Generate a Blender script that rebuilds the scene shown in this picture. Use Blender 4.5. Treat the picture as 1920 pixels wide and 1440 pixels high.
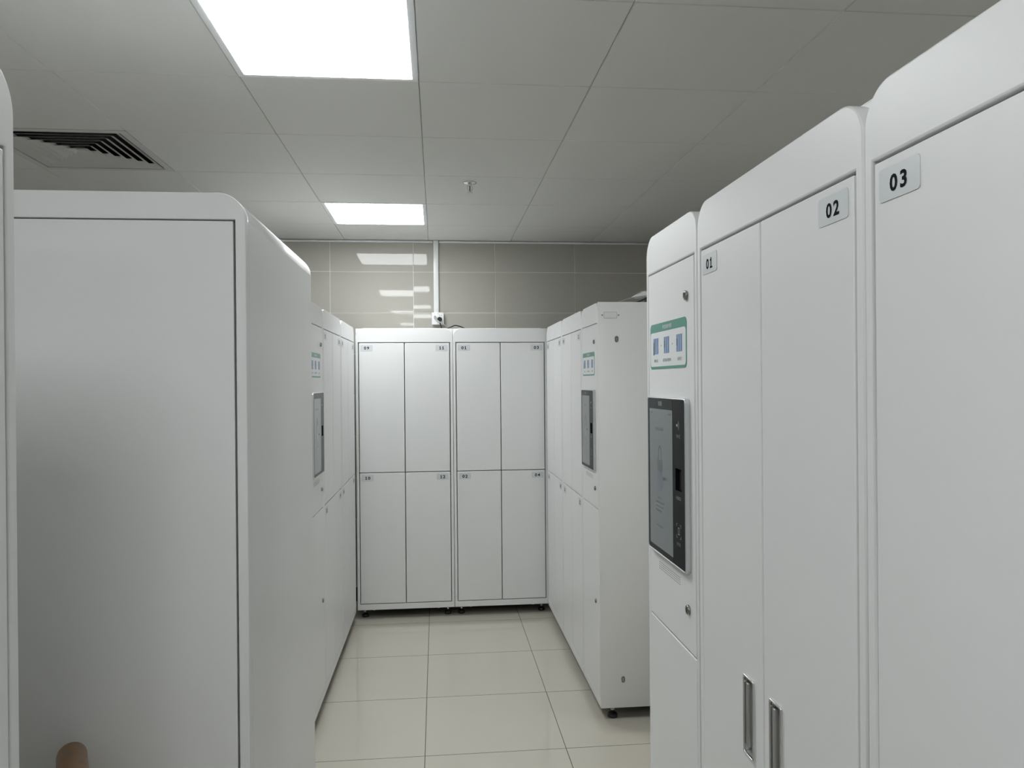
import bpy, math, random
from mathutils import Vector, Matrix

# ------------------------------------------------------------------ clearing
for o in list(bpy.data.objects):
    bpy.data.objects.remove(o, do_unlink=True)
SC = bpy.context.scene
COL = SC.collection
PI = math.pi

# ------------------------------------------------------------------ camera
CAM_H = 1.5675
F_PX = 1435.44            # focal length in pixels of a 1920 wide image
YAW, PITCH, ROLL = -0.09791, -0.00216, -0.00835


def camera():
    cd = bpy.data.cameras.new('camera')
    cam = bpy.data.objects.new('camera', cd)
    COL.objects.link(cam)
    sy, cy = math.sin(YAW), math.cos(YAW)
    sp, cp = math.sin(PITCH), math.cos(PITCH)
    f = Vector((-sy * cp, cy * cp, sp))
    r = Vector((cy, sy, 0.0))
    u = r.cross(f)
    cr, sr = math.cos(ROLL), math.sin(ROLL)
    r2 = r * cr + u * sr
    u2 = u * cr - r * sr
    b = -f
    m = Matrix(((r2.x, u2.x, b.x, 0.0), (r2.y, u2.y, b.y, 0.0),
                (r2.z, u2.z, b.z, CAM_H), (0, 0, 0, 1)))
    cam.matrix_world = m
    cd.sensor_width = 36.0
    cd.sensor_fit = 'HORIZONTAL'
    cd.lens = 36.0 * F_PX / 1920.0
    cd.clip_start = 0.02
    SC.camera = cam


camera()

# ------------------------------------------------------------------ world, exposure
W = bpy.data.worlds.new('world')
SC.world = W
W.use_nodes = True
W.node_tree.nodes['Background'].inputs[0].default_value = (0.6, 0.65, 0.7, 1)
W.node_tree.nodes['Background'].inputs[1].default_value = 0.02
SC.view_settings.view_transform = 'Standard'
SC.view_settings.look = 'None'
SC.view_settings.gamma = 1.0
SC.view_settings.use_curve_mapping = False
SC.view_settings.exposure = 0.0
LIGHT_POWER = 17.3        # emission of the ceiling panels
LIGHT_COL = (0.95, 0.985, 1.0)


# ------------------------------------------------------------------ materials
def mat(name, col, rough=0.5, metal=0.0, spec=0.5, emit=None, estr=0.0, noise=None, coat=0.0, bump=None):
    m = bpy.data.materials.new(name)
    m.use_nodes = True
    nt = m.node_tree
    b = nt.nodes['Principled BSDF']
    b.inputs['Base Color'].default_value = (*col, 1)
    b.inputs['Roughness'].default_value = rough
    b.inputs['Metallic'].default_value = metal
    b.inputs['Specular IOR Level'].default_value = spec
    b.inputs['Coat Weight'].default_value = coat
    b.inputs['Coat Roughness'].default_value = 0.008
    b.inputs['Coat IOR'].default_value = 1.7
    if emit:
        b.inputs['Emission Color'].default_value = (*emit, 1)
        b.inputs['Emission Strength'].default_value = estr
    if noise:
        scale, amt = noise
        tc = nt.nodes.new('ShaderNodeTexCoord')
        n = nt.nodes.new('ShaderNodeTexNoise')
        n.inputs['Scale'].default_value = scale
        n.inputs['Detail'].default_value = 4
        nt.links.new(tc.outputs['Object'], n.inputs['Vector'])
        mx = nt.nodes.new('ShaderNodeMix')
        mx.data_type = 'RGBA'
        mx.inputs['A'].default_value = (*[c * (1 - amt) for c in col], 1)
        mx.inputs['B'].default_value = (*[min(1, c * (1 + amt)) for c in col], 1)
        nt.links.new(n.outputs['Fac'], mx.inputs['Factor'])
        nt.links.new(mx.outputs['Result'], b.inputs['Base Color'])
    if bump:
        scale, st = bump
        tc = nt.nodes.new('ShaderNodeTexCoord')
        n = nt.nodes.new('ShaderNodeTexNoise')
        n.inputs['Scale'].default_value = scale
        n.inputs['Detail'].default_value = 2
        nt.links.new(tc.outputs['Object'], n.inputs['Vector'])
        bp = nt.nodes.new('ShaderNodeBump')
        bp.inputs['Strength'].default_value = st
        bp.inputs['Distance'].default_value = 0.001
        nt.links.new(n.outputs['Fac'], bp.inputs['Height'])
        nt.links.new(bp.outputs['Normal'], b.inputs['Normal'])
    return m


M = {}
M['locker'] = mat('white_powder_coat', (0.79, 0.795, 0.79), 0.40, spec=0.45, noise=(1.3, 0.012), bump=(900, 0.04))
M['carcass'] = mat('white_sheet_steel', (0.82, 0.825, 0.81), 0.42, spec=0.4, noise=(1.1, 0.012))
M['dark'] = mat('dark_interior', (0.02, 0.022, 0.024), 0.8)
M['ceiling'] = mat('ceiling_aluminium', (0.73, 0.73, 0.71), 0.55, spec=0.35, noise=(0.7, 0.015))
M['plenum'] = mat('ceiling_void', (0.05, 0.05, 0.05), 0.9)
M['trim'] = mat('white_trim', (0.78, 0.79, 0.80), 0.35)
M['diffuser'] = mat('light_diffuser', (0.9, 0.9, 0.9), 0.5, emit=LIGHT_COL, estr=LIGHT_POWER)
M['diffuser_fill'] = mat('fill_light_diffuser', (0.9, 0.9, 0.9), 0.5, emit=LIGHT_COL, estr=LIGHT_POWER * 0.7)
M['lampframe'] = mat('lamp_frame_white', (0.80, 0.82, 0.84), 0.35)
M['walltile'] = mat('wall_tile_glaze', (0.42, 0.405, 0.365), 0.025, spec=0.27, noise=(2.2, 0.03))
M['grout'] = mat('pale_grout', (0.80, 0.79, 0.75), 0.8)
M['paint'] = mat('wall_paint', (0.76, 0.75, 0.72), 0.7, noise=(1.5, 0.02))
M['floortile'] = mat('polished_floor_tile', (0.60, 0.565, 0.48), 0.3, spec=0.5, noise=(3.0, 0.035), coat=1.0)
M['floorgrout'] = mat('dark_floor_grout', (0.16, 0.145, 0.12), 0.8)
M['label'] = mat('silver_label_film', (0.65, 0.675, 0.69), 0.34, metal=0.12)
M['ink'] = mat('black_ink', (0.008, 0.009, 0.011), 0.8, spec=0.1)
M['green'] = mat('green_print', (0.065, 0.27, 0.21), 0.35)
M['paper'] = mat('sticker_white', (0.74, 0.77, 0.77), 0.3)
M['blue'] = mat('blue_print', (0.20, 0.31, 0.52), 0.4)
M['navy'] = mat('navy_print', (0.03, 0.06, 0.15), 0.4)
M['glass'] = mat('black_glass', (0.007, 0.009, 0.010), 0.15, spec=0.04)
M['glass2'] = mat('dark_grey_glass', (0.014, 0.018, 0.019), 0.15, spec=0.05)
M['lcd'] = mat('lcd_screen', (0.07, 0.08, 0.08), 0.15, spec=0.14, emit=(0.60, 0.68, 0.68), estr=0.11)
M['lcdmark'] = mat('lcd_grey_marks', (0.045, 0.055, 0.056), 0.1, emit=(0.5, 0.6, 0.6), estr=0.055)
M['lcdblue'] = mat('lcd_blue_marks', (0.055, 0.065, 0.08), 0.1, emit=(0.5, 0.58, 0.70), estr=0.085)
M['greyink'] = mat('grey_print', (0.26, 0.28, 0.28), 0.5)
M['silver'] = mat('silver_bezel', (0.62, 0.64, 0.66), 0.28, metal=0.7)
M['chrome'] = mat('chrome', (0.72, 0.72, 0.72), 0.14, metal=1.0)
M['steel'] = mat('zinc_steel', (0.55, 0.55, 0.55), 0.3, metal=1.0)
M['lockmetal'] = mat('dull_nickel', (0.30, 0.29, 0.27), 0.25, metal=1.0)
M['underside'] = mat('shaded_underside', (0.06, 0.06, 0.06), 0.7)  # shade beneath the cabinets put into the colour of their bottom plates
M['shade_band'] = mat('dark_shade_band', (0.035, 0.033, 0.032), 0.25)
M['satin'] = mat('satin_grey_metal', (0.42, 0.42, 0.41), 0.35, metal=0.6)
M['black'] = mat('black_rubber', (0.012, 0.012, 0.013), 0.45)
M['cable'] = mat('black_cable', (0.01, 0.01, 0.011), 0.4)
M['gcable'] = mat('grey_cable', (0.42, 0.42, 0.41), 0.45)
M['plastic'] = mat('white_plastic', (0.82, 0.83, 0.82), 0.3)
M['ventwhite'] = mat('vent_white', (0.62, 0.62, 0.60), 0.45)
M['hole'] = mat('grey_plug', (0.17, 0.17, 0.165), 0.6)


def wood():
    m = mat('varnished_wood', (0.34, 0.15, 0.05), 0.35, coat=0.3)
    nt = m.node_tree
    b = nt.nodes['Principled BSDF']
    tc = nt.nodes.new('ShaderNodeTexCoord')
    mp = nt.nodes.new('ShaderNodeMapping')
    mp.inputs['Scale'].default_value = (30, 30, 3)
    n = nt.nodes.new('ShaderNodeTexNoise')
    n.inputs['Scale'].default_value = 2.0
    n.inputs['Detail'].default_value = 6
    cr = nt.nodes.new('ShaderNodeValToRGB')
    cr.color_ramp.elements[0].color = (0.15, 0.065, 0.018, 1)
    cr.color_ramp.elements[1].color = (0.32, 0.16, 0.045, 1)
    nt.links.new(tc.outputs['Object'], mp.inputs['Vector'])
    nt.links.new(mp.outputs['Vector'], n.inputs['Vector'])
    nt.links.new(n.outputs['Fac'], cr.inputs['Fac'])
    nt.links.new(cr.outputs['Color'], b.inputs['Base Color'])
    return m


M['wood'] = wood()


# ------------------------------------------------------------------ mesh helpers
class MB:
    """collects shapes, then links them as ONE mesh object"""

    def __init__(self):
        self.v, self.f, self.m, self.s, self.mats = [], [], [], [], []

    def mi(self, name):
        if name not in self.mats:
            self.mats.append(name)
        return self.mats.index(name)

    def add(self, verts, faces, material, smooth=False, xf=None):
        o = len(self.v)
        for p in verts:
            p = Vector(p)
            self.v.append(xf @ p if xf else p)
        k = self.mi(material)
        for i, f in enumerate(faces):
            self.f.append([o + a for a in f])
            self.m.append(k)
            self.s.append(smooth[i] if isinstance(smooth, (list, tuple)) else smooth)
        return self

    def box(self, a, b, material, xf=None):
        x0, y0, z0 = a
        x1, y1, z1 = b
        v = [(x0, y0, z0), (x1, y0, z0), (x1, y1, z0), (x0, y1, z0),
             (x0, y0, z1), (x1, y0, z1), (x1, y1, z1), (x0, y1, z1)]
        f = [(0, 3, 2, 1), (4, 5, 6, 7), (0, 1, 5, 4), (1, 2, 6, 5), (2, 3, 7, 6), (3, 0, 4, 7)]
        return self.add(v, f, material, False, xf)

    def bbox(self, a, b, material, r=0.003, seg=3, xf=None):
        """box with rounded edges"""
        x0, y0, z0 = a
        x1, y1, z1 = b
        vs, fs = rounded_box(x1 - x0, y1 - y0, z1 - z0, r, seg)
        vs = [(p[0] + (x0 + x1) / 2, p[1] + (y0 + y1) / 2, p[2] + (z0 + z1) / 2) for p in vs]
        return self.add(vs, fs, material, True, xf)

    def plate(self, outer, holes, y_front, thick, material, bevel=0.001, xf=None):
        vs, fs, sm = plate_mesh(outer, holes, thick, bevel)
        vs = [(p[0], y_front + thick / 2 - p[2], p[1]) for p in vs]
        return self.add(vs, fs, material, sm, xf)

    def build(self, name, parent=None):
        me = bpy.data.meshes.new(name)
        me.from_pydata([tuple(p) for p in self.v], [], self.f)
        for n in self.mats:
            me.materials.append(M[n])
        for p, k, s in zip(me.polygons, self.m, self.s):
            p.material_index = k
            p.use_smooth = bool(s)
        me.update()
        o = bpy.data.objects.new(name, me)
        COL.objects.link(o)
        if parent is not None:
            o.parent = parent
        return o


def rounded_box(sx, sy, sz, r, seg):
    import bmesh
    bm = bmesh.new()
    bmesh.ops.create_cube(bm, size=1.0)
    for v in bm.verts:
        v.co = Vector((v.co.x * sx, v.co.y * sy, v.co.z * sz))
    bmesh.ops.bevel(bm, geom=list(bm.edges), offset=min(r, sx / 2.01, sy / 2.01, sz / 2.01), segments=seg,
                    profile=0.5, affect='EDGES')
    bm.verts.index_update()
    vs = [tuple(v.co) for v in bm.verts]
    fs = [[v.index for v in f.verts] for f in bm.faces]
    bm.free()
    return vs, fs


def plate_mesh(outer, holes, thick, bevel):
    cu = bpy.data.curves.new('tmp', 'CURVE')
    cu.dimensions = '2D'
    cu.fill_mode = 'BOTH'
    for pts in [outer] + list(holes):
        sp = cu.splines.new('POLY')
        sp.points.add(len(pts) - 1)
        for i, p in enumerate(pts):
            sp.points[i].co = (p[0], p[1], 0, 1)
        sp.use_cyclic_u = True
        sp.use_smooth = False
    cu.bevel_depth = bevel
    cu.bevel_resolution = 1
    cu.offset = -bevel
    cu.extrude = max(thick / 2 - bevel, 0)
    o = bpy.data.objects.new('tmp', cu)
    me = bpy.data.meshes.new_from_object(o)
    vs = [tuple(v.co) for v in me.vertices]
    fs = [list(p.vertices) for p in me.polygons]
    sm = []
    for p in me.polygons:
        nz = abs(p.normal.z)
        if nz > 0.98:
            sm.append(False)
        elif nz < 0.05:
            q = [me.vertices[i].co for i in p.vertices]
            e = max(math.hypot(q[i].x - q[i - 1].x, q[i].y - q[i - 1].y) for i in range(len(q)))
            sm.append(e < 0.012)
        else:
            sm.append(True)
    sm = [False for _ in sm] if bevel <= 0 else sm
    bpy.data.objects.remove(o)
    bpy.data.meshes.remove(me)
    bpy.data.curves.remove(cu)
    return vs, fs, sm


def text_mesh(s, height, bold=0.0, squeeze=1.0):
    """flat outline of a word, centred, cap height = height, in x,y"""
    cu = bpy.data.curves.new('tmp', 'FONT')
    cu.body = s
    cu.size = 1.0
    cu.offset = bold
    cu.resolution_u = 3
    cu.fill_mode = 'FRONT'
    o = bpy.data.objects.new('tmp', cu)
    me = bpy.data.meshes.new_from_object(o)
    vs = [list(v.co) for v in me.vertices]
    fs = [list(p.vertices) for p in me.polygons]
    bpy.data.objects.remove(o)
    bpy.data.meshes.remove(me)
    bpy.data.curves.remove(cu)
    if not vs:
        return [], []
    x0, x1 = min(v[0] for v in vs), max(v[0] for v in vs)
    y0, y1 = min(v[1] for v in vs), max(v[1] for v in vs)
    k = height / (y1 - y0)
    vs = [((v[0] - (x0 + x1) / 2) * k * squeeze, (v[1] - (y0 + y1) / 2) * k, 0) for v in vs]
    return vs, fs


def rrect(x0, z0, x1, z1, r=0.0, corners='1111', n=7):
    """rounded rectangle; corners: bottom-left, bottom-right, top-right, top-left"""
    out = []
    cs = [((x0, z0), (x0 + r, z0 + r), PI), ((x1, z0), (x1 - r, z0 + r), 1.5 * PI),
          ((x1, z1), (x1 - r, z1 - r), 0.0), ((x0, z1), (x0 + r, z1 - r), 0.5 * PI)]
    for k, (p, c, a0) in enumerate(cs):
        if corners[k] == '1' and r > 0:
            for i in range(n + 1):
                a = a0 + 0.5 * PI * i / n
                out.append((c[0] + r * math.cos(a), c[1] + r * math.sin(a)))
        else:
            out.append(p)
    return out


def circle(cx, cz, rx, rz=None, n=24):
    rz = rz or rx
    return [(cx + rx * math.cos(2 * PI * i / n), cz + rz * math.sin(2 * PI * i / n)) for i in range(n)]


def lathe(mb, prof, material, n=24, xf=None, smooth=True):
    """prof: (r, z) list, turned round z"""
    vs, fs = [], []
    for r, z in prof:
        for i in range(n):
            a = 2 * PI * i / n
            vs.append((r * math.cos(a), r * math.sin(a), z))
    for k in range(len(prof) - 1):
        for i in range(n):
            j = (i + 1) % n
            fs.append((k * n + i, k * n + j, (k + 1) * n + j, (k + 1) * n + i))
    fs.append(tuple(range(n))[::-1])
    fs.append(tuple((len(prof) - 1) * n + i for i in range(n)))
    sm = [smooth] * (len(fs) - 2) + [False, False]
    return mb.add(vs, fs, material, sm, xf)


def tube(mb, pts, r, material, n=10, sub=8):
    P = [Vector(p) for p in pts]
    path = []
    for i in range(len(P) - 1):
        p0, p1, p2, p3 = P[max(i - 1, 0)], P[i], P[i + 1], P[min(i + 2, len(P) - 1)]
        for k in range(sub):
            t = k / sub
            path.append(0.5 * ((2 * p1) + (-p0 + p2) * t + (2 * p0 - 5 * p1 + 4 * p2 - p3) * t * t
                               + (-p0 + 3 * p1 - 3 * p2 + p3) * t ** 3))
    path.append(P[-1])
    vs, fs = [], []
    up = Vector((0.31, 0.17, 0.93)).normalized()
    for i, p in enumerate(path):
        d = (path[min(i + 1, len(path) - 1)] - path[max(i - 1, 0)]).normalized()
        a = d.cross(up).normalized()
        b = a.cross(d).normalized()
        for k in range(n):
            t = 2 * PI * k / n
            vs.append(p + (a * math.cos(t) + b * math.sin(t)) * r)
    for i in range(len(path) - 1):
        for k in range(n):
            j = (k + 1) % n
            fs.append((i * n + k, i * n + j, (i + 1) * n + j, (i + 1) * n + k))
    fs.append(tuple(range(n)))
    fs.append(tuple((len(path) - 1) * n + k for k in range(n))[::-1])
    return mb.add(vs, fs, material, True)


def thing(name, label, cat, loc=(0, 0, 0), rz=0.0, group=None):
    o = bpy.data.objects.new(name, None)
    o.empty_display_size = 0.1
    COL.objects.link(o)
    o.location = loc
    o.rotation_euler = (0, 0, rz)
    return tag(o, label, cat, group)


def tag(o, label, cat, group=None):
    o['label'] = label
    o['category'] = cat
    if group:
        o['group'] = group
    return o


def struct(o, label=None):
    o['kind'] = 'structure'
    if label:
        o['label'] = label
    return o


# ------------------------------------------------------------------ room shell
CEIL = 2.6036
YW = 5.6076                # back wall
XL, XR, YB = -2.4525, 2.9475, -5.2
T = 0.6
CX0, CY0 = -0.0525, 2.0516  # ceiling grid origin
FX0, FY0 = -0.0625, 4.4351  # floor grid origin
LIGHT_ROWS = [4, 0, -4, -8]
LIGHT_CELLS = [(-1, 4), (-1, 0), (-1, -4), (-1, -8), (4, 0)]


def build_floor():
    mb = MB()
    mb.box((XL, YB, -0.06), (XR, YW, -0.0012), 'floorgrout')
    g = 0.0009
    i0, i1 = math.floor((XL - FX0) / T), math.ceil((XR - FX0) / T)
    j0, j1 = math.floor((YB - FY0) / T), math.ceil((YW - FY0) / T)
    rnd = random.Random(4)
    for i in range(i0, i1):
        for j in range(j0, j1):
            x0, x1 = max(FX0 + i * T + g, XL), min(FX0 + (i + 1) * T - g, XR)
            y0, y1 = max(FY0 + j * T + g, YB), min(FY0 + (j + 1) * T - g, YW)
            if x1 - x0 < 0.01 or y1 - y0 < 0.01:
                continue
            h = [0.0] * 4
            c = 0.0008
            v = [(x0, y0, -0.0012), (x1, y0, -0.0012), (x1, y1, -0.0012), (x0, y1, -0.0012),
                 (x0 + c, y0 + c, h[0]), (x1 - c, y0 + c, h[1]), (x1 - c, y1 - c, h[2]), (x0 + c, y1 - c, h[3])]
            mb.add(v, [(4, 5, 6, 7)], 'floortile')
            mb.add(v, [(0, 1, 5, 4), (1, 2, 6, 5), (2, 3, 7, 6), (3, 0, 4, 7)], 'floorgrout')
    struct(mb.build('floor'), 'polished beige floor tiles with thin dark joints')


VENT_CELL = (-3, 2)


def build_ceiling():
    mb = MB()
    i0, i1 = math.floor((XL - CX0) / T), math.ceil((XR - CX0) / T)
    j0, j1 = math.floor((YB - CY0) / T), math.ceil((YW - CY0) / T)
    for i in range(i0, i1):
        for j in range(j0, j1):
            x0, x1 = max(CX0 + i * T, XL), min(CX0 + (i + 1) * T, XR)
            y0, y1 = max(CY0 + j * T, YB), min(CY0 + (j + 1) * T, YW - 0.0)
            if x1 - x0 < 0.01 or y1 - y0 < 0.01:
                continue
            if (i, j) in LIGHT_CELLS or (i, j) == VENT_CELL:
                continue
            c, g = 0.0028, 0.0005
            x0 += g; x1 -= g; y0 += g; y1 -= g
            z = CEIL
            v = [(x0, y0, z + .004), (x1, y0, z + .004), (x1, y1, z + .004), (x0, y1, z + .004),
                 (x0 + c, y0 + c, z), (x1 - c, y0 + c, z), (x1 - c, y1 - c, z), (x0 + c, y1 - c, z)]
            mb.add(v, [(7, 6, 5, 4), (4, 5, 1, 0), (5, 6, 2, 1), (6, 7, 3, 2), (7, 4, 0, 3)], 'ceiling')
    mb.box((XL, YB, CEIL + 0.16), (XR, YW, CEIL + 0.2), 'plenum')
    # closes the joints between the metal tiles, open over the vent and the lamps
    for i in range(i0, i1):
        for j in range(j0, j1):
            if (i, j) in LIGHT_CELLS or (i, j) == VENT_CELL:
                continue
            x0, x1 = max(CX0 + i * T, XL), min(CX0 + (i + 1) * T, XR)
            y0, y1 = max(CY0 + j * T, YB), min(CY0 + (j + 1) * T, YW)
            if x1 - x0 < 0.01 or y1 - y0 < 0.01:
                continue
            mb.add([(x0, y0, CEIL + .0045), (x1, y0, CEIL + .0045), (x1, y1, CEIL + .0045), (x0, y1, CEIL + .0045)],
                   [(3, 2, 1, 0)], 'plenum')
    struct(mb.build('ceiling'), 'square grey-white metal ceiling tiles')


def build_walls():
    # tiled wall at the far end
    mb = MB()
    mb.box((XL, YW, 0), (XR, YW + 0.12, CEIL + 0.2), 'grout')
    TW, TH, gx = 0.5945, 0.2975, 0.0017
    x_org, z_org = -0.163, 2.0785
    rnd = random.Random(11)
    i0, i1 = math.floor((XL - x_org) / TW), math.ceil((XR - x_org) / TW)
    for i in range(i0, i1):
        for j in range(-7, 2):
            x0, x1 = max(x_org + i * TW + gx, XL), min(x_org + (i + 1) * TW - gx, XR)
            z0, z1 = max(z_org + j * TH + gx, 0), min(z_org + (j + 1) * TH - gx, CEIL + 0.002)
            if x1 - x0 < 0.01 or z1 - z0 < 0.01:
                continue
            tx, tz = rnd.uniform(-1, 1) * 0.0007, rnd.uniform(-1, 1) * 0.0007
            if (i, j) == (0, 0):
                tz = -0.0068
            if (i, j) == (-1, 0):
                tz = 0.0004
            if (i, j) in ((0, 1), (-1, 1)):
                tz = 0.0
                tx = 0.0
            if (i, j) == (0, -1):
                tz = 0.005
            y = YW - 0.003
            xm, zm = (x0 + x1) / 2, (z0 + z1) / 2

            def yy(x, z):
                return y + (x - xm) * tx + (z - zm) * tz
            c = 0.0008
            v = [(x0, YW, z0), (x1, YW, z0), (x1, YW, z1), (x0, YW, z1)]
            v += [(a, yy(a, b), b) for a, b in ((x0 + c, z0 + c), (x1 - c, z0 + c), (x1 - c, z1 - c), (x0 + c, z1 - c))]
            mb.add(v, [(4, 5, 6, 7), (0, 1, 5, 4), (1, 2, 6, 5), (2, 3, 7, 6), (3, 0, 4, 7)], 'walltile')
    struct(mb.build('wall_back'), 'glossy grey-beige wall tiles with pale joints')
    for name, a, b in (('wall_left', (XL - 0.12, YB, 0), (XL, YW, CEIL + 0.2)),
                       ('wall_right', (XR, YB, 0), (XR + 0.12, YW, CEIL + 0.2)),
                       ('wall_front', (XL, YB - 0.12, 0), (XR, YB, CEIL + 0.2))):
        struct(MB().box(a, b, 'paint').build(name))
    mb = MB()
    mb.box((XL, YW - 0.014, 0), (XR, YW - 0.0035, 0.10), 'shade_band')  # dark strip at the wall foot, stands for the shade under the lockers
    struct(mb.build('shade_band_back'), 'dark strip put in for the shade under the far lockers')
    # white metal angle where the ceiling meets the tiled wall
    mb = MB()
    for x0, x1 in ((XL, -0.022), (0.024, XR)):
        mb.bbox((x0, YW - 0.020, CEIL - 0.0175), (x1, YW - 0.0035, CEIL - 0.0045), 'trim', 0.0015, 2)
    struct(mb.build('trim_1'), 'thin white edge trim between ceiling and tiled wall')


build_floor()
build_ceiling()
build_walls()


# ------------------------------------------------------------------ ceiling lights
def ceiling_light(i, j, label, diffuser='diffuser'):
    x0, x1 = CX0 + i * T, CX0 + (i + 1) * T
    y0, y1 = CY0 + j * T, CY0 + (j + 1) * T
    t = thing('ceiling_light', label, 'ceiling light', ((x0 + x1) / 2, (y0 + y1) / 2, CEIL), group='LED panel lights in the ceiling')
    h = T / 2 - 0.001
    fw = 0.021
    mb = MB()
    # frame: lies flat in the ceiling, local x,y
    vs, fs, sm = plate_mesh(rrect(-h, -h, h, h), [rrect(-h + fw, -h + fw, h - fw, h - fw)], 0.010, 0.0012)
    mb.add([(v[0], v[1], v[2] + 0.003) for v in vs], fs, 'lampframe', sm)
    mb.box((-h, -h, 0.012), (h, h, 0.06), 'lampframe')
    mb.build('frame', t)
    mb = MB()
    d = h - fw - 0.002
    mb.bbox((-d, -d, -0.004), (d, d, 0.010), diffuser, 0.003, 2)
    mb.build('diffuser', t)
    return t


ceiling_light(-1, 4, 'square LED panel light in the ceiling closest to the tiled wall')
ceiling_light(-1, 0, 'large bright square LED panel light cut by the top edge of the photo')
ceiling_light(-1, -4, 'square LED panel light overhead, the third-highest reflection in the wall tiles')
ceiling_light(-1, -8, 'square LED panel light behind the viewer, lowest reflection in the wall tiles')
ceiling_light(4, 0, 'square LED fill panel added out of view behind the right lockers', 'diffuser_fill')  # added unseen, dimmer than the others, raises the ambient light


# ------------------------------------------------------------------ ceiling vent
def ceiling_vent():
    cx, cy = CX0 + (VENT_CELL[0] + 0.5) * T, CY0 + (VENT_CELL[1] + 0.5) * T
    t = thing('ceiling_vent', 'square four-way air vent with nested louvres in the ceiling at the left', 'vent', (cx, cy, CEIL))
    h = T / 2 - 0.001
    mb = MB()
    vs, fs, sm = plate_mesh(rrect(-h, -h, h, h), [rrect(-0.268, -0.268, 0.268, 0.268)], 0.008, 0.0012)
    mb.add([(v[0], v[1], v[2] + 0.002) for v in vs], fs, 'ventwhite', sm)
    mb.build('frame', t)
    mb = MB()
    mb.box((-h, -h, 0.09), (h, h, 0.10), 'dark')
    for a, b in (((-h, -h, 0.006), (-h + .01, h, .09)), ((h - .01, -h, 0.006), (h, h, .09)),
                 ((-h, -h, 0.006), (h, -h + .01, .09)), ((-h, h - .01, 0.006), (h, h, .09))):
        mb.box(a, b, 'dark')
    mb.build('duct_box', t)

    def ring(mb, s_low, s_up, z_low, z_up, th=0.0012):
        v = []
        for s, z in ((s_low, z_low), (s_up, z_up), (s_up - th, z_up), (s_low - th, z_low)):
            v += [(-s, -s, z), (s, -s, z), (s, s, z), (-s, s, z)]
        f = []
        for k in range(4):
            k2 = (k + 1) % 4
            for i in range(4):
                j = (i + 1) % 4
                f.append((k * 4 + i, k * 4 + j, k2 * 4 + j, k2 * 4 + i))
        mb.add(v, f, 'ventwhite', False)
    n = 7
    for k in range(n):
        s = 0.262 - k * 0.0365
        mb = MB()
        ring(mb, s, s - 0.032, 0.000, 0.0165)
        mb.build('louvre', t)
    mb = MB()
    mb.box((-0.016, -0.016, 0.003), (0.016, 0.016, 0.005), 'ventwhite')
    mb.build('centre_plate', t)


ceiling_vent()


# ------------------------------------------------------------------ sprinkler
def sprinkler():
    t = thing('fire_sprinkler', 'small chrome fire sprinkler head hanging from the ceiling', 'sprinkler', (0.179, 3.97, CEIL))
    lathe(MB(), [(0.0, 0.0), (0.034, -0.0005), (0.036, -0.002), (0.030, -0.005), (0.015, -0.008), (0.012, -0.010)], 'chrome', 28).build('escutcheon', t)
    mb = MB()
    lathe(mb, [(0.010, -0.008), (0.010, -0.016), (0.006, -0.018)], 'chrome', 16)
    for s in (-1, 1):
        tube(mb, [(s * 0.008, 0, -0.015), (s * 0.0125, 0, -0.022), (s * 0.0125, 0, -0.034), (s * 0.007, 0, -0.043), (0, 0, -0.047)], 0.0022, 'chrome', 8, 5)
    lathe(mb, [(0.004, -0.043), (0.005, -0.050)], 'chrome', 12)
    mb.build('yoke', t)
    lathe(MB(), [(0.0022, -0.018), (0.0026, -0.022), (0.0026, -0.040), (0.002, -0.043)], 'black', 10).build('bulb', t)
    mb = MB()
    n = 12
    pts = []
    for i in range(n * 2):
        a = PI * i / n
        r = 0.017 if i % 2 == 0 else 0.012
        pts.append((r * math.cos(a), r * math.sin(a)))
    vs, fs, sm = plate_mesh(pts, [], 0.0015, 0.0002)
    mb.add([(v[0], v[1], v[2] - 0.0505) for v in vs], fs, 'chrome', sm)
    mb.build('deflector', t)


sprinkler()


# ------------------------------------------------------------------ lockers
TOPZ, BOTZ = 1.9345, 0.060
DT, DS, DB = 1.8405, 0.9735, 0.098     # top of doors, split between tiers, bottom of doors
DEPTH = 0.420


def number_label(door, text, x0, x1, ztop, right):
    """silver sticker with a number near the outer top corner of a door"""
    w, h = 0.080, 0.040
    ox = 0.011
    a = x1 - ox - w if right else x0 + ox
    z1 = ztop - 0.012
    mb = MB()
    mb.plate(rrect(a, z1 - h, a + w, z1, 0.005, n=4), [], -0.0010, 0.0008, 'label', 0.0002)
    cx, cz = a + w / 2, z1 - h * 0.52
    hh = 0.0210
    for k, ch in enumerate(text):
        vs, fs = text_mesh(ch, hh, 0.030, 1.12)
        px = cx + (k - 0.5) * 0.0195
        xf = Matrix(((1, 0, 0, px), (0, 0, 1, -0.00125), (0, 1, 0, cz), (0, 0, 0, 1)))
        mb.add(vs, [f[::-1] for f in fs], 'ink', False, xf)
        if ch == '1':
            mb.box((px - 0.0060, -0.00125, cz - hh / 2), (px + 0.0072, -0.0011, cz - hh / 2 + 0.0032), 'ink')
            mb.box((px - 0.0058, -0.00125, cz + hh / 2 - 0.0062), (px - 0.0005, -0.0011, cz + hh / 2 - 0.0032), 'ink')
    mb.build('number_label', door)


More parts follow.
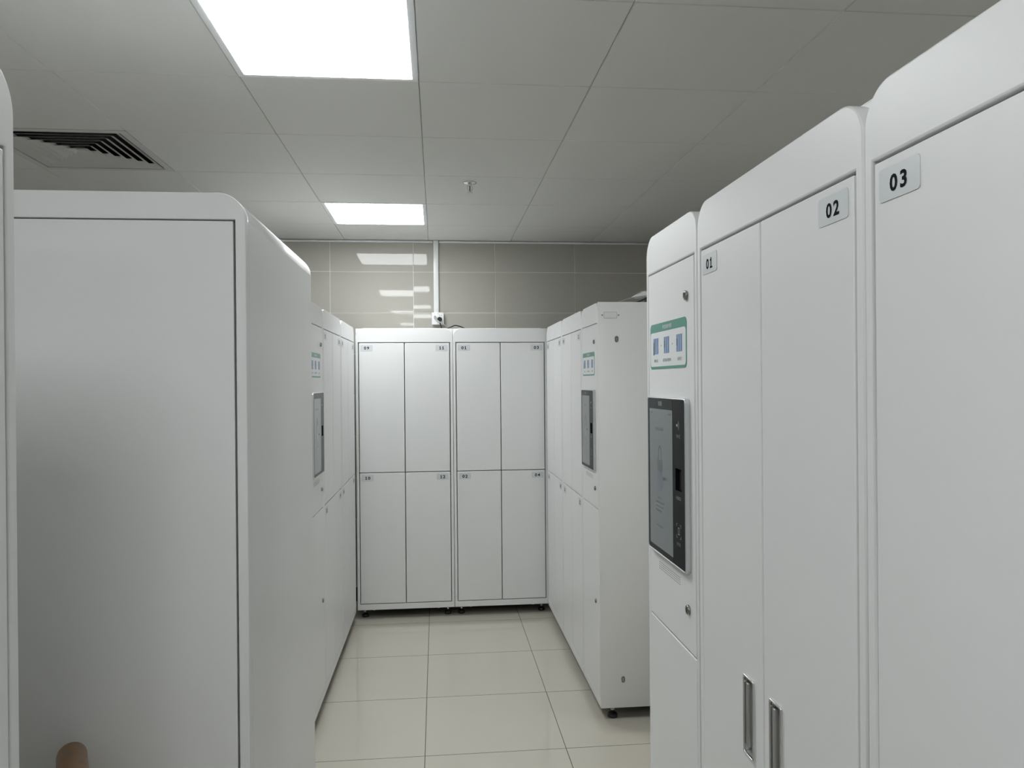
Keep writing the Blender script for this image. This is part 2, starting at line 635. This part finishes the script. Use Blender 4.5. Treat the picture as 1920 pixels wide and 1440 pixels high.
def recessed_handle(door, cx, cz):
    w, h = 0.044, 0.142
    mb = MB()
    mb.plate(rrect(cx - w / 2, cz - h / 2, cx + w / 2, cz + h / 2, 0.004),
             [rrect(cx - w / 2 + 0.004, cz - h / 2 + 0.004, cx + w / 2 - 0.004, cz + h / 2 - 0.004, 0.003)], -0.004, 0.007, 'chrome', 0.0014)
    # inner cup
    a, b, c, d = cx - w / 2 + .0042, cx + w / 2 - .0042, cz - h / 2 + .0042, cz + h / 2 - .0042
    yb = 0.014
    mb.add([(a, 0, c), (b, 0, c), (b, 0, d), (a, 0, d), (a + .003, yb, c + .004), (b - .003, yb, c + .004), (b - .003, yb, d - .004), (a + .003, yb, d - .004)],
           [(4, 5, 6, 7), (0, 1, 5, 4), (1, 2, 6, 5), (2, 3, 7, 6), (3, 0, 4, 7)], 'satin')
    mb.bbox((a + 0.002, -0.001, c + 0.010), (a + 0.011, 0.010, d - 0.010), 'satin', 0.002, 2)
    mb.build('handle', door)


def foot(t, x, y):
    mb = MB()
    lathe(mb, [(0.020, 0.0), (0.0235, 0.002), (0.0235, 0.012), (0.019, 0.019), (0.010, 0.022)], 'black', 24)
    lathe(mb, [(0.0065, 0.020), (0.0065, BOTZ + 0.004)], 'steel', 12)
    lathe(mb, [(0.010, 0.034), (0.010, 0.041)], 'steel', 6, smooth=False)
    o = mb.build('foot', t)
    o.location = (x, y, 0)
    return o


def carcass(t, w, depth=DEPTH, brackets=True):
    """white steel box behind the front frame, on its four feet"""
    mb = MB()
    e, th = 0.0004, 0.0016
    a, b = (e, 0.0232, BOTZ), (w - e, depth, TOPZ - 0.0005)
    ai, bi = (a[0] + th, a[1], a[2] + th), (b[0] - th, b[1] - th, b[2] - th)
    o = [(a[0], a[1], a[2]), (b[0], a[1], a[2]), (b[0], b[1], a[2]), (a[0], b[1], a[2]),
         (a[0], a[1], b[2]), (b[0], a[1], b[2]), (b[0], b[1], b[2]), (a[0], b[1], b[2])]
    q = [(ai[0], a[1], ai[2]), (bi[0], a[1], ai[2]), (bi[0], bi[1], ai[2]), (ai[0], bi[1], ai[2]),
         (ai[0], a[1], bi[2]), (bi[0], a[1], bi[2]), (bi[0], bi[1], bi[2]), (ai[0], bi[1], bi[2])]
    mb.add(o + q, [(4, 5, 6, 7), (1, 2, 6, 5), (2, 3, 7, 6), (3, 0, 4, 7),
                   (15, 14, 13, 12), (8, 9, 10, 11), (13, 14, 10, 9), (14, 15, 11, 10), (15, 12, 8, 11),
                   (0, 1, 9, 8), (1, 5, 13, 9), (5, 4, 12, 13), (4, 0, 8, 12)], 'carcass')
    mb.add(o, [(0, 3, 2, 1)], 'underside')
    mb.box((e + th, 0.0236, DT + 0.02), (w - e - th, 0.0260, TOPZ - 0.0005 - th), 'carcass')
    if brackets:
        for x, s in ((0.085, 1), (w - 0.085, -1)):
            mb.add([(x, 0.035, BOTZ), (x + s * 0.042, 0.035, BOTZ), (x + s * 0.022, 0.035, BOTZ - 0.014), (x, 0.05, BOTZ), (x + s * 0.042, 0.05, BOTZ), (x + s * 0.022, 0.05, BOTZ - 0.014)],
                   [(0, 1, 2), (5, 4, 3), (0, 2, 5, 3), (1, 4, 5, 2)], 'carcass')
    mb.build('body', t)
    for x in (0.045, w - 0.045):
        for y in (0.065, depth - 0.05):
            foot(t, x, y)


def front_frame(t, w, openings, r=0.055):
    mb = MB()
    mb.plate(rrect(0, BOTZ, w, TOPZ, r, '0011', 12), openings, 0.0, 0.026, 'locker', 0.0028)
    mb.build('front_frame', t)


def add_door(t, x0, z0, x1, z1, name='door', holes=()):
    mb = MB()
    mb.plate(rrect(x0, z0, x1, z1, 0.0015, n=2), list(holes), 0.0, 0.020, 'locker', 0.0016)
    return mb.build(name, t)


def locker_cabinet(loc, rz, w, numbers, label, group, single_tier=False):
    """numbers: column by column, top to bottom; two columns of doors"""
    t = thing('locker_cabinet', label, 'locker', loc, rz, group)
    carcass(t, w)
    st, g, mid = 0.0180, 0.0050, 0.0035
    xm = w / 2
    z_open = [(DB, DT)] if single_tier else [(DS + mid, DT), (DB, DS - mid)]
    if single_tier:
        opens = [rrect(st, DB, w - st, DT)]
    else:
        opens = [rrect(st, DB, w - st, DT)]
    front_frame(t, w, opens)
    k = 0
    for c in range(2):
        x0 = st + g if c == 0 else xm + g / 2
        x1 = xm - g / 2 if c == 0 else w - st - g
        if single_tier:
            d = None
            hx = xm - 0.058 + (0 if c == 0 else 0.108)
            hz = 0.9715
            hole = [rrect(hx - .018, hz - .067, hx + .018, hz + .067)]
            d = add_door(t, x0, DB + g, x1, DT - g, holes=hole)
            recessed_handle(d, hx, hz)
            number_label(d, numbers[k], x0, x1, DT - g, c == 1)
            k += 1
        else:
            for (za, zb) in ((DS + g / 2, DT - g), (DB + g, DS - g / 2)):
                d = add_door(t, x0, za, x1, zb)
                number_label(d, numbers[k], x0, x1, zb, c == 1)
                k += 1
    return t


def cam_lock(door, x, z, r=0.0105):
    mb = MB()
    xf = Matrix.Translation((x, 0, z)) @ Matrix.Rotation(PI / 2, 4, 'X')
    lathe(mb, [(r, -0.001), (r, 0.0045), (r * 0.86, 0.006), (r * 0.55, 0.0062)], 'lockmetal', 24, xf)
    mb.box((x - 0.0012, -0.0068, z - 0.005), (x + 0.0012, -0.006, z + 0.005), 'black')
    mb.build('lock', door)


def put_text(mb, s, h, cx, cz, y, material, bold=0.0, squeeze=1.0):
    vs, fs = text_mesh(s, h, bold, squeeze)
    xf = Matrix(((1, 0, 0, cx), (0, 0, 1, y), (0, 1, 0, cz), (0, 0, 0, 1)))
    mb.add(vs, [f[::-1] for f in fs], material, False, xf)


def kiosk_cabinet(loc, rz, w, label):
    """narrow control cabinet with sticker, touch screen and locks"""
    t = thing('control_cabinet', label, 'control cabinet', loc, rz, 'touch screen control cabinets at the row ends')
    carcass(t, w)
    st, g = 0.0155, 0.004
    front_frame(t, w, [rrect(st, DB, w - st, DT)])
    x0, x1 = st + g, w - st - g
    up = add_door(t, x0, DS + g / 2, x1, DT - g, 'upper_door')
    lo = add_door(t, x0, DB + g, x1, DS - g / 2, 'lower_door')
    cam_lock(up, 0.321, 1.755)
    cam_lock(up, 0.321, 1.066)
    cam_lock(lo, 0.321, 0.535)
    # instruction sticker
    mb = MB()
    sx0, sx1, sz0, sz1 = 0.036, 0.320, 1.597, 1.7095
    mb.plate(rrect(sx0, sz0, sx1, sz1, 0.014), [], -0.0008, 0.0008, 'green', 0.0001)
    mb.plate(rrect(sx0 + 0.004, sz0 + 0.0065, sx1 - 0.005, sz1 - 0.0215, 0.010), [], -0.0011, 0.0006, 'paper', 0.0001)
    put_text(mb, '更衣柜操作流程', 0.0105, 0.177, sz1 - 0.0115, -0.0012, 'paper', 0.006, 0.92)
    for k, xc in enumerate((0.087, 0.1745, 0.271)):
        wd = 0.020
        mb.plate(rrect(xc - wd, 1.634, xc + wd, 1.6735), [], -0.0015, 0.0005, 'blue', 0.0)
        for q in range(-2, 3):
            mb.plate(rrect(xc + q * 0.0075 - 0.0006, 1.636, xc + q * 0.0075 + 0.0006, 1.672), [], -0.0017, 0.0003, 'paper' if q in (-1, 1) else 'navy', 0.0)
        mb.plate(rrect(xc - wd + 0.002, 1.648, xc - wd + 0.008, 1.664), [], -0.0019, 0.0003, 'navy', 0.0)
        if k == 0:
            mb.plate(circle(xc - wd + 0.003, 1.660, 0.003, n=12), [], -0.0020, 0.0003, 'navy', 0.0)
            mb.plate(rrect(xc - wd, 1.632, xc - wd + 0.006, 1.657), [], -0.0020, 0.0003, 'navy', 0.0)
    for xc in (0.133, 0.221):
        mb.add([(xc - 0.004, -0.0013, 1.657), (xc - 0.004, -0.0013, 1.651), (xc + 0.003, -0.0013, 1.654)], [(0, 1, 2)], 'greyink')
    put_text(mb, '身份认证', 0.0078, 0.087, 1.618, -0.0013, 'ink', 0.0, 0.95)
    put_text(mb, '柜门开启 存放衣物', 0.0078, 0.1765, 1.618, -0.0013, 'ink', 0.0, 0.88)
    put_text(mb, '关好柜门', 0.0078, 0.273, 1.618, -0.0013, 'ink', 0.0, 0.95)
    mb.build('instruction_sticker', up)
    # touch screen unit
    bx0, bx1, bz0, bz1 = 0.043, 0.338, 1.147, 1.529
    mb = MB()
    mb.plate(rrect(bx0, bz0, bx1, bz1, 0.010), [rrect(bx0 + 0.004, bz0 + 0.004, bx1 - 0.004, bz1 - 0.004, 0.007)], -0.0125, 0.0135, 'silver', 0.002)
    mb.build('screen_bezel', up)
    mb = MB()
    fx0, fx1, fz0, fz1 = bx0 + 0.0042, bx1 - 0.0042, bz0 + 0.0042, bz1 - 0.0042
    lx0, lx1, lz0, lz1 = 0.062, 0.247, 1.164, 1.500
    split = 0.248
    mb.plate(rrect(fx0, fz0, split - 0.0008, fz1, 0.006, '1001'), [], -0.0115, 0.012, 'glass2', 0.0003)
    sw0, sw1, sz0_, sz1_ = 0.268, 0.312, 1.322, 1.371
    mb.plate(rrect(split + 0.0008, fz0, fx1, fz1, 0.006, '0110'), [rrect(sw0, sz0_, sw1, sz1_)], -0.0115, 0.012, 'glass', 0.0003)
    for dx in (-0.012, -0.004, 0.004, 0.012):
        mb.plate(rrect(0.152 + dx - 0.002, 1.508, 0.152 + dx + 0.002, 1.519, 0.001), [], -0.0119, 0.0005, 'greyink', 0.0)
    # printed marks on the right strip
    for q in range(3):
        r = 0.006 + 0.004 * q
        pts = [(0.283 + r * math.cos(a), 1.468 + r * math.sin(a)) for a in [(-50 + 100 * i / 8) * PI / 180 for i in range(9)]]
        pts += [(0.283 + (r - 0.0009) * math.cos(a), 1.468 + (r - 0.0009) * math.sin(a)) for a in [(50 - 100 * i / 8) * PI / 180 for i in range(9)]]
        mb.plate(pts, [], -0.0119, 0.0005, 'greyink', 0.0)
    mb.plate(circle(0.281, 1.468, 0.0028, n=12), [], -0.0119, 0.0005, 'paper', 0.0)
    put_text(mb, '刷卡区', 0.0085, 0.292, 1.444, -0.0120, 'greyink', 0.0)
    put_text(mb, '扫描窗口', 0.0080, 0.290, 1.306, -0.0120, 'greyink', 0.0)
    cx, cz, s = 0.290, 1.232, 0.016
    for sx in (-1, 1):
        for sz in (-1, 1):
            a, b = sorted((cx + sx * s, cx + sx * (s - 0.007)))
            c, d = sorted((cz + sz * s, cz + sz * (s - 0.0012)))
            mb.plate(rrect(a, c, b, d), [], -0.0119, 0.0005, 'greyink', 0.0)
            a, b = sorted((cx + sx * s, cx + sx * (s - 0.0012)))
            c, d = sorted((cz + sz * s, cz + sz * (s - 0.007)))
            mb.plate(rrect(a, c, b, d), [], -0.0119, 0.0005, 'greyink', 0.0)
    mb.plate(rrect(cx - 0.006, cz - 0.008, cx + 0.006, cz + 0.008, 0.001), [rrect(cx - 0.0045, cz - 0.0065, cx + 0.0045, cz + 0.0065)], -0.0119, 0.0005, 'greyink', 0.0)
    put_text(mb, '取件码', 0.0080, 0.290, 1.203, -0.0120, 'greyink', 0.0)
    mb.build('screen_glass', up)
    mb = MB()
    mb.box((lx0, -0.0117, lz0), (lx1, -0.0113, lz1), 'lcd')
    put_text(mb, '智能更衣柜系统', 0.0085, 0.145, 1.452, -0.0121, 'lcdmark', 0.0)
    # small padlock drawing over a pale blue drop
    cx, cz = 0.1475, 1.380
    mb.plate(rrect(cx - 0.020, cz - 0.030, cx + 0.020, cz - 0.002, 0.003), [], -0.0121, 0.0004, 'lcdmark', 0.0)
    arc = [(cx + 0.014 * math.cos(a), cz + 0.010 + 0.022 * math.sin(a)) for a in [PI * i / 12 for i in range(13)]] + [(cx - 0.014, cz - 0.002), (cx - 0.010, cz - 0.002)]
    arc += [(cx + 0.010 * math.cos(a), cz + 0.010 + 0.018 * math.sin(a)) for a in [PI - PI * i / 12 for i in range(13)]] + [(cx + 0.010, cz - 0.002), (cx + 0.014, cz - 0.002)]
    mb.plate(arc, [], -0.0121, 0.0004, 'lcdmark', 0.0)
    mb.plate(circle(cx, cz - 0.052, 0.023, 0.026), [], -0.0119, 0.0004, 'lcdblue', 0.0)
    put_text(mb, '请刷卡', 0.0080, 0.188, 1.336, -0.0127, 'ink', 0.0)
    put_text(mb, '欢迎使用', 0.0080, 0.146, 1.285, -0.0121, 'lcdmark', 0.0)
    for k, z in enumerate((1.272, 1.262, 1.252)):
        mb.plate(rrect(0.115, z, 0.180 - 0.010 * k, z + 0.004), [], -0.0121, 0.0004, 'lcdmark', 0.0)
    mb.plate(rrect(0.118, 1.216, 0.170, 1.2185), [], -0.0121, 0.0004, 'lcdmark', 0.0)
    mb.box((0.215, -0.0121, 1.488), (0.238, -0.0117, 1.492), 'lcdmark')
    mb.box((0.070, -0.0121, 1.488), (0.085, -0.0117, 1.492), 'lcdmark')
    mb.build('display', up)
    mb = MB()
    mb.box((sw0, -0.003, sz0_), (sw1, 0.0, sz1_), 'black')
    mb.plate(circle(sw1 - 0.006, sz0_ + 0.005, 0.0012, n=10), [], -0.0034, 0.0004, 'paper', 0.0)
    mb.build('scan_window', up)
    # speaker slots
    mb = MB()
    for r in range(4):
        for c in range(17):
            x = 0.102 + c * 0.0098
            z = 1.121 - r * 0.0052
            mb.plate(rrect(x - 0.0028, z - 0.0007, x + 0.0028, z + 0.0007), [], -0.0003, 0.0004, 'hole', 0.0)
    mb.build('speaker_slots', up)
    return t


RR = 0.546      # face of the near right row
KW = 0.387
rot_r = -PI / 2     # faces the aisle from the right
rot_l = PI / 2      # faces the aisle from the left

# right row near the viewer (left to right as one faces it)
G_NR = 'tall single-tier lockers on the right'
kiosk_cabinet((RR, 1.952, 0), rot_r, KW, 'narrow white control cabinet with large dark touch screen, nearest on the right')
locker_cabinet((RR, 1.5615, 0), rot_r, 0.628, ['01', '02'], 'white locker beside the near touch screen with doors 01 and 02 and recessed handles', G_NR, True)
locker_cabinet((RR, 0.930, 0), rot_r, 0.628, ['03', '04'], 'white locker at the right edge of the photo with large door 03', G_NR, True)
locker_cabinet((RR, 0.2985, 0), rot_r, 0.628, ['05', '06'], 'white locker just past door 03, outside the right edge of the photo', G_NR, True)

# right row at the far end
RF = 0.740
G_FR = 'far right two-tier lockers'
k2 = kiosk_cabinet((RF, 3.871, 0), rot_r, 0.398, 'white control cabinet with touch screen at the far right, plain side facing the viewer')
locker_cabinet((RF, 4.4965, 0), rot_r, 0.624, ['09', '10', '11', '12'], 'white two-tier locker next to the far right touch screen cabinet', G_FR)
locker_cabinet((RF, 5.126, 0), rot_r, 0.625, ['05', '06', '07', '08'], 'white two-tier locker in the right corner, touching the end of the far lockers', G_FR)

# back row
G_B = 'lockers facing the viewer at the end of the aisle'
locker_cabinet((-0.5365, 5.158, 0), 0, 0.6445, ['09', '10', '11', '12'], 'white four-door locker facing the viewer with doors 09, 10, 11 and 12', G_B)
locker_cabinet((0.1095, 5.158, 0), 0, 0.6395, ['01', '02', '03', '04'], 'white four-door locker facing the viewer with doors 01, 02, 03 and 04', G_B)

# left row at the far end
ang = math.atan2(0.013, 1.70)
rl = rot_l - ang


def left_pt(s, off=0.0):
    return (-0.5535 + s * math.sin(ang), 3.398 + s * math.cos(ang), 0)


G_FL = 'far left two-tier lockers'
kiosk_cabinet(left_pt(0), rl, 0.398, 'white control cabinet with touch screen on the left, half hidden by the blank end panel')
locker_cabinet(left_pt(0.402), rl, 0.656, ['01', '02', '03', '04'], 'white two-tier locker between the left touch screen cabinet and the corner locker', G_FL)
locker_cabinet(left_pt(1.061), rl, 0.656, ['05', '06', '07', '08'], 'white two-tier locker in the left corner beside door 09', G_FL)

# left row beside the viewer
G_NL = 'lockers on the left beside the viewer'
locker_cabinet((-0.485, 0.312, 0), rot_l, 0.628, ['01', '02'], 'white locker cut off by the left edge of the photo, rounded top corner showing', G_NL, True)
locker_cabinet((-0.485, -0.3185, 0), rot_l, 0.628, ['03', '04'], 'white locker on the left outside the photo, behind the one cut by its edge', G_NL, True)


locker_cabinet((-1.352, 0.940, 0), -rot_l, 0.628, ['05', '06'], 'unseen white locker added to block light behind the one cut by the left edge', G_NL, True)  # unseen, added to keep bounced light out of the left gap


# big cabinet block on the left with an inset end panel
def end_cabinet():
    x1, y0, y1 = -0.362, 1.510, 2.275
    w, d, r = 0.92, y1 - y0, 0.052
    t = thing('end_cabinet', 'wide blank white cabinet on the left with inset end panel and rounded top', 'cabinet', (x1 - w, y0, 0))
    # shell: section rounded in front view, also rounded at the far top edge
    import bmesh
    bm = bmesh.new()
    bmesh.ops.create_cube(bm, size=1.0)
    for v in bm.verts:
        v.co = Vector((v.co.x * w + w / 2, v.co.y * (d - 0.024) + 0.024 + (d - 0.024) / 2, v.co.z * (TOPZ - BOTZ) + (TOPZ + BOTZ) / 2))
    ed = []
    for e in bm.edges:
        a, b = e.verts[0].co, e.verts[1].co
        zt = a.z > TOPZ - 0.01 and b.z > TOPZ - 0.01
        if not zt:
            continue
        if abs(a.x - b.x) < 0.01:
            ed.append(e)
        elif a.y > d - 0.01 and b.y > d - 0.01:
            ed.append(e)
    bmesh.ops.bevel(bm, geom=ed, offset=r, segments=14, profile=0.5, affect='EDGES')
    bm.verts.index_update()
    mb = MB()
    vs = [tuple(v.co) for v in bm.verts]
    fs = [[v.index for v in f.verts] for f in bm.faces]
    bm.normal_update()
    sm = [max(abs(f.normal.x), abs(f.normal.y), abs(f.normal.z)) < 0.9999 for f in bm.faces]
    bm.free()
    mb.add(vs, fs, 'locker', sm)
    mb.build('body', t)
    mb = MB()
    fo = rrect(0, BOTZ, w, TOPZ, r, '0011', 14)
    a0, a1, c0, c1 = 0.0235, w - 0.0195, 0.10, 1.8835
    mb.plate(fo, [rrect(a0, c0, a1, c1)], 0.0, 0.0245, 'locker', 0.0016)
    mb.build('end_frame', t)
    g = 0.0038
    mb = MB()
    mb.plate(rrect(a0 + g, c0 + g, a1 - g, c1 - 0.003, 0.0015, n=2), [], 0.0, 0.016, 'locker', 0.0012)
    mb.build('inset_panel', t)
    for x in (0.05, w - 0.05):
        for y in (0.06, d - 0.06):
            foot(t, x, y)


end_cabinet()


# details on the plain side of the far right control cabinet
def side_details(t):
    # side wall of the body lies at local x = w (world y = 3.47); work in local coordinates of the cabinet
    w = 0.398
    MB().bbox((w, 0.0, BOTZ), (w + 0.003, DEPTH, TOPZ), 'carcass', 0.001, 1).build('side_panel', t)
    R = Matrix(((0, -1, 0, w + 0.003), (1, 0, 0, 0), (0, 0, 1, 0), (0, 0, 0, 1)))   # plate front (-y) -> +x
    # local plate x -> local y (depth into the cabinet)

    def part(name, fn):
        mb = MB()
        fn(mb)
        mb.build(name, t)
    dx = lambda X: X - RF
    part('cover_plate', lambda mb: (mb.plate(rrect(dx(0.768), 1.859, dx(0.830), 1.889, 0.003), [rrect(dx(0.7695), 1.8605, dx(0.8285), 1.8875, 0.002)], -0.0010, 0.0010, 'gcable', 0.0, R),
                                   mb.plate(rrect(dx(0.7695), 1.8605, dx(0.8285), 1.8875, 0.002), [], -0.0014, 0.0014, 'carcass', 0.0003, R)))
    for X, z in ((0.7605, 1.874), (0.8375, 1.874)):
        part('screw', lambda mb: mb.plate(circle(dx(X), z, 0.0032, n=12), [], -0.0018, 0.0018, 'hole', 0.0004, R))
    for X, z in ((0.8275, 1.763), (0.846, 0.190)):
        part('cable_grommet', lambda mb: (mb.plate(rrect(dx(X) - 0.0085, z - 0.0145, dx(X) + 0.0085, z + 0.0145, 0.0084), [rrect(dx(X) - 0.003, z - 0.009, dx(X) + 0.003, z + 0.009, 0.0029)], -0.0015, 0.0015, 'hole', 0.0004, R),
                                          mb.plate(rrect(dx(X) - 0.003, z - 0.009, dx(X) + 0.003, z + 0.009, 0.0029), [], -0.0006, 0.0006, 'satin', 0.0, R)))


side_details(k2)


# ------------------------------------------------------------------ things on the wall and on the lockers
def wall_stuff():
    t = MB()
    t.bbox((-0.0165, YW - 0.021, 2.078), (0.019, YW - 0.0035, CEIL - 0.0005), 'plastic', 0.002, 2)
    tag(t.build('cable_trunking'), 'white plastic cable trunking running down the tiled wall to the socket', 'trunking')
    s = thing('wall_socket', 'square white surface socket on the tiled wall above the far lockers', 'socket', (0.0115, YW - 0.0035, 1.9905))
    mb = MB()
    mb.bbox((-0.040, -0.034, 0), (0.040, 0, 0.086), 'plastic', 0.003, 2)
    mb.build('back_box', s)
    mb = MB()
    mb.bbox((-0.043, -0.042, -0.001), (0.043, -0.0335, 0.0875), 'plastic', 0.0025, 2)
    for x, z in ((0.012, 0.066), (0.026, 0.066)):
        mb.box((x - 0.0012, -0.0424, z - 0.004), (x + 0.0012, -0.0415, z + 0.004), 'black')
    mb.box((-0.004, -0.0423, 0.077), (0.003, -0.0415, 0.079), 'hole')
    mb.build('faceplate', s)
    yf = YW - 0.0455
    # black round plug and its cord
    p = thing('power_plug', 'round black plug in the wall socket with black cord', 'plug', (0.0245, yf, 2.027))
    mb = MB()
    xf = Matrix.Rotation(PI / 2, 4, 'X')
    lathe(mb, [(0.0165, 0.0), (0.0175, 0.004), (0.0165, 0.022), (0.011, 0.029)], 'cable', 24, xf)
    mb.build('plug_body', p)
    mb = MB()
    tube(mb, [(0, -0.022, -0.008), (0.002, -0.030, -0.028), (0.009, -0.024, -0.052), (0.016, 0.008, -0.070), (0.020, 0.030, -0.092), (0.022, 0.0305, -0.20), (0.022, 0.0305, -0.45), (0.022, 0.0305, -1.2)], 0.0042, 'cable')
    mb.build('cord', p)
    # grey plug and cord
    q = thing('power_plug', 'slim grey plug and cord crossing in front of the black plug', 'plug', (-0.010, yf, 2.043))
    mb = MB()
    mb.bbox((-0.007, -0.022, -0.010), (0.007, 0, 0.010), 'gcable', 0.003, 2)
    mb.build('plug_body', q)
    mb = MB()
    tube(mb, [(0, -0.016, 0), (0.010, -0.036, -0.018), (0.028, -0.050, -0.034), (0.060, -0.052, -0.056), (0.085, -0.030, -0.072), (0.098, 0.012, -0.088), (0.104, 0.0305, -0.110), (0.105, 0.0305, -0.25), (0.105, 0.0305, -1.2)], 0.0036, 'gcable')
    mb.build('cord', q)
    # loops of black cable over the gap between the far lockers
    mb = MB()
    z0 = TOPZ
    tube(mb, [(0.055, 5.50, z0 + 0.0045), (0.075, 5.36, z0 + 0.004), (0.082, 5.26, z0 + 0.009), (0.100, 5.215, z0 + 0.0125), (0.122, 5.20, z0 + 0.021),
              (0.150, 5.21, z0 + 0.019), (0.182, 5.25, z0 + 0.010), (0.21, 5.32, z0 + 0.0042), (0.24, 5.45, z0 + 0.0045)], 0.0040, 'cable', 10, 8)
    tag(mb.build('loose_cable'), 'loop of black cable lying over the gap between the two far lockers', 'cable')
    # on top of the far right cabinet
    zt = TOPZ
    mb = MB()
    mb.bbox((0.995, 3.53, zt), (1.085, 3.60, zt + 0.030), 'black', 0.004, 2)
    tag(mb.build('power_adapter'), 'black power adapter on top of the far right cabinet, under the white plate', 'adapter')
    mb = MB()
    th = 0.0035
    bot = [(0.912, 3.515, zt + 0.0268), (0.97, 3.50, zt + 0.0300), (1.13, 3.505, zt + 0.0320), (1.13, 3.60, zt + 0.0330), (0.955, 3.61, zt + 0.0310)]
    top = [(0.912, 3.515, zt + 0.0285), (0.97, 3.50, zt + 0.050), (1.13, 3.505, zt + 0.054), (1.13, 3.60, zt + 0.053), (0.955, 3.61, zt + 0.049)]
    mb.add(bot + top, [(4, 3, 2, 1, 0), (5, 6, 7, 8, 9), (0, 1, 6, 5), (1, 2, 7, 6), (2, 3, 8, 7), (3, 4, 9, 8), (4, 0, 5, 9)], 'plastic')
    tag(mb.build('white_casing'), 'white wedge-shaped plastic casing resting on the far right cabinet top', 'casing')
    mb = MB()
    tube(mb, [(0.840, 3.56, zt + 0.0015), (0.862, 3.515, zt + 0.009), (0.895, 3.495, zt + 0.0195), (0.940, 3.480, zt + 0.0275), (0.985, 3.482, zt + 0.0325), (1.03, 3.487, zt + 0.028), (1.08, 3.50, zt + 0.012), (1.11, 3.51, zt + 0.002)], 0.0016, 'gcable', 8)
    tag(mb.build('thin_grey_cable'), 'thin grey cable arching over the far right cabinet top', 'cable')
    mb = MB()
    tube(mb, [(0.90, 3.62, zt + 0.0036), (0.925, 3.535, zt + 0.0036), (0.945, 3.50, zt + 0.006), (0.962, 3.490, zt + 0.014), (0.985, 3.492, zt + 0.025), (1.01, 3.505, zt + 0.020), (1.04, 3.519, zt + 0.008), (1.10, 3.52, zt + 0.0036)], 0.0030, 'cable', 8)
    tag(mb.build('thick_black_cable'), 'short black cable slanting up beside the white casing, far right cabinet top', 'cable')


wall_stuff()


# ------------------------------------------------------------------ wooden chair in the gap on the left
def wooden_chair():
    # back seen almost edge on from the aisle
    a = math.atan2(1.0, -0.47)                 # direction of the backrest
    t = thing('wooden_chair', 'brown wooden chair, only its rounded back top shows at the lower left', 'chair', (-0.622, 1.305, 0), a)
    # local: x along the backrest, +y towards the seat
    hw = 0.165
    H = 0.918

    def post(sx):
        mb = MB()
        tube(mb, [(sx * hw, 0.0, 0.0), (sx * hw, 0.0, 0.45), (sx * hw, -0.012, 0.75), (sx * hw, -0.025, H - 0.030)], 0.017, 'wood', 14, 6)
        return mb.build('leg', t)
    post(-1)
    post(1)
    for sx in (-1, 1):
        mb = MB()
        tube(mb, [(sx * (hw - 0.003), 0.32, 0.0), (sx * (hw - 0.006), 0.315, 0.44)], 0.017, 'wood', 14, 4)
        mb.build('leg', t)
    mb = MB()
    mb.bbox((-hw - 0.012, 0.0, 0.44), (hw + 0.012, 0.345, 0.468), 'wood', 0.012, 4)
    mb.build('seat', t)
    mb = MB()
    mb.bbox((-hw - 0.022, -0.052, H - 0.110), (hw + 0.022, -0.002, H), 'wood', 0.0245, 7)
    mb.build('back_rail', t)
    mb = MB()
    mb.bbox((-hw + 0.01, -0.024, 0.66), (hw - 0.01, -0.008, 0.71), 'wood', 0.006, 3)
    mb.build('back_rail', t)


wooden_chair()
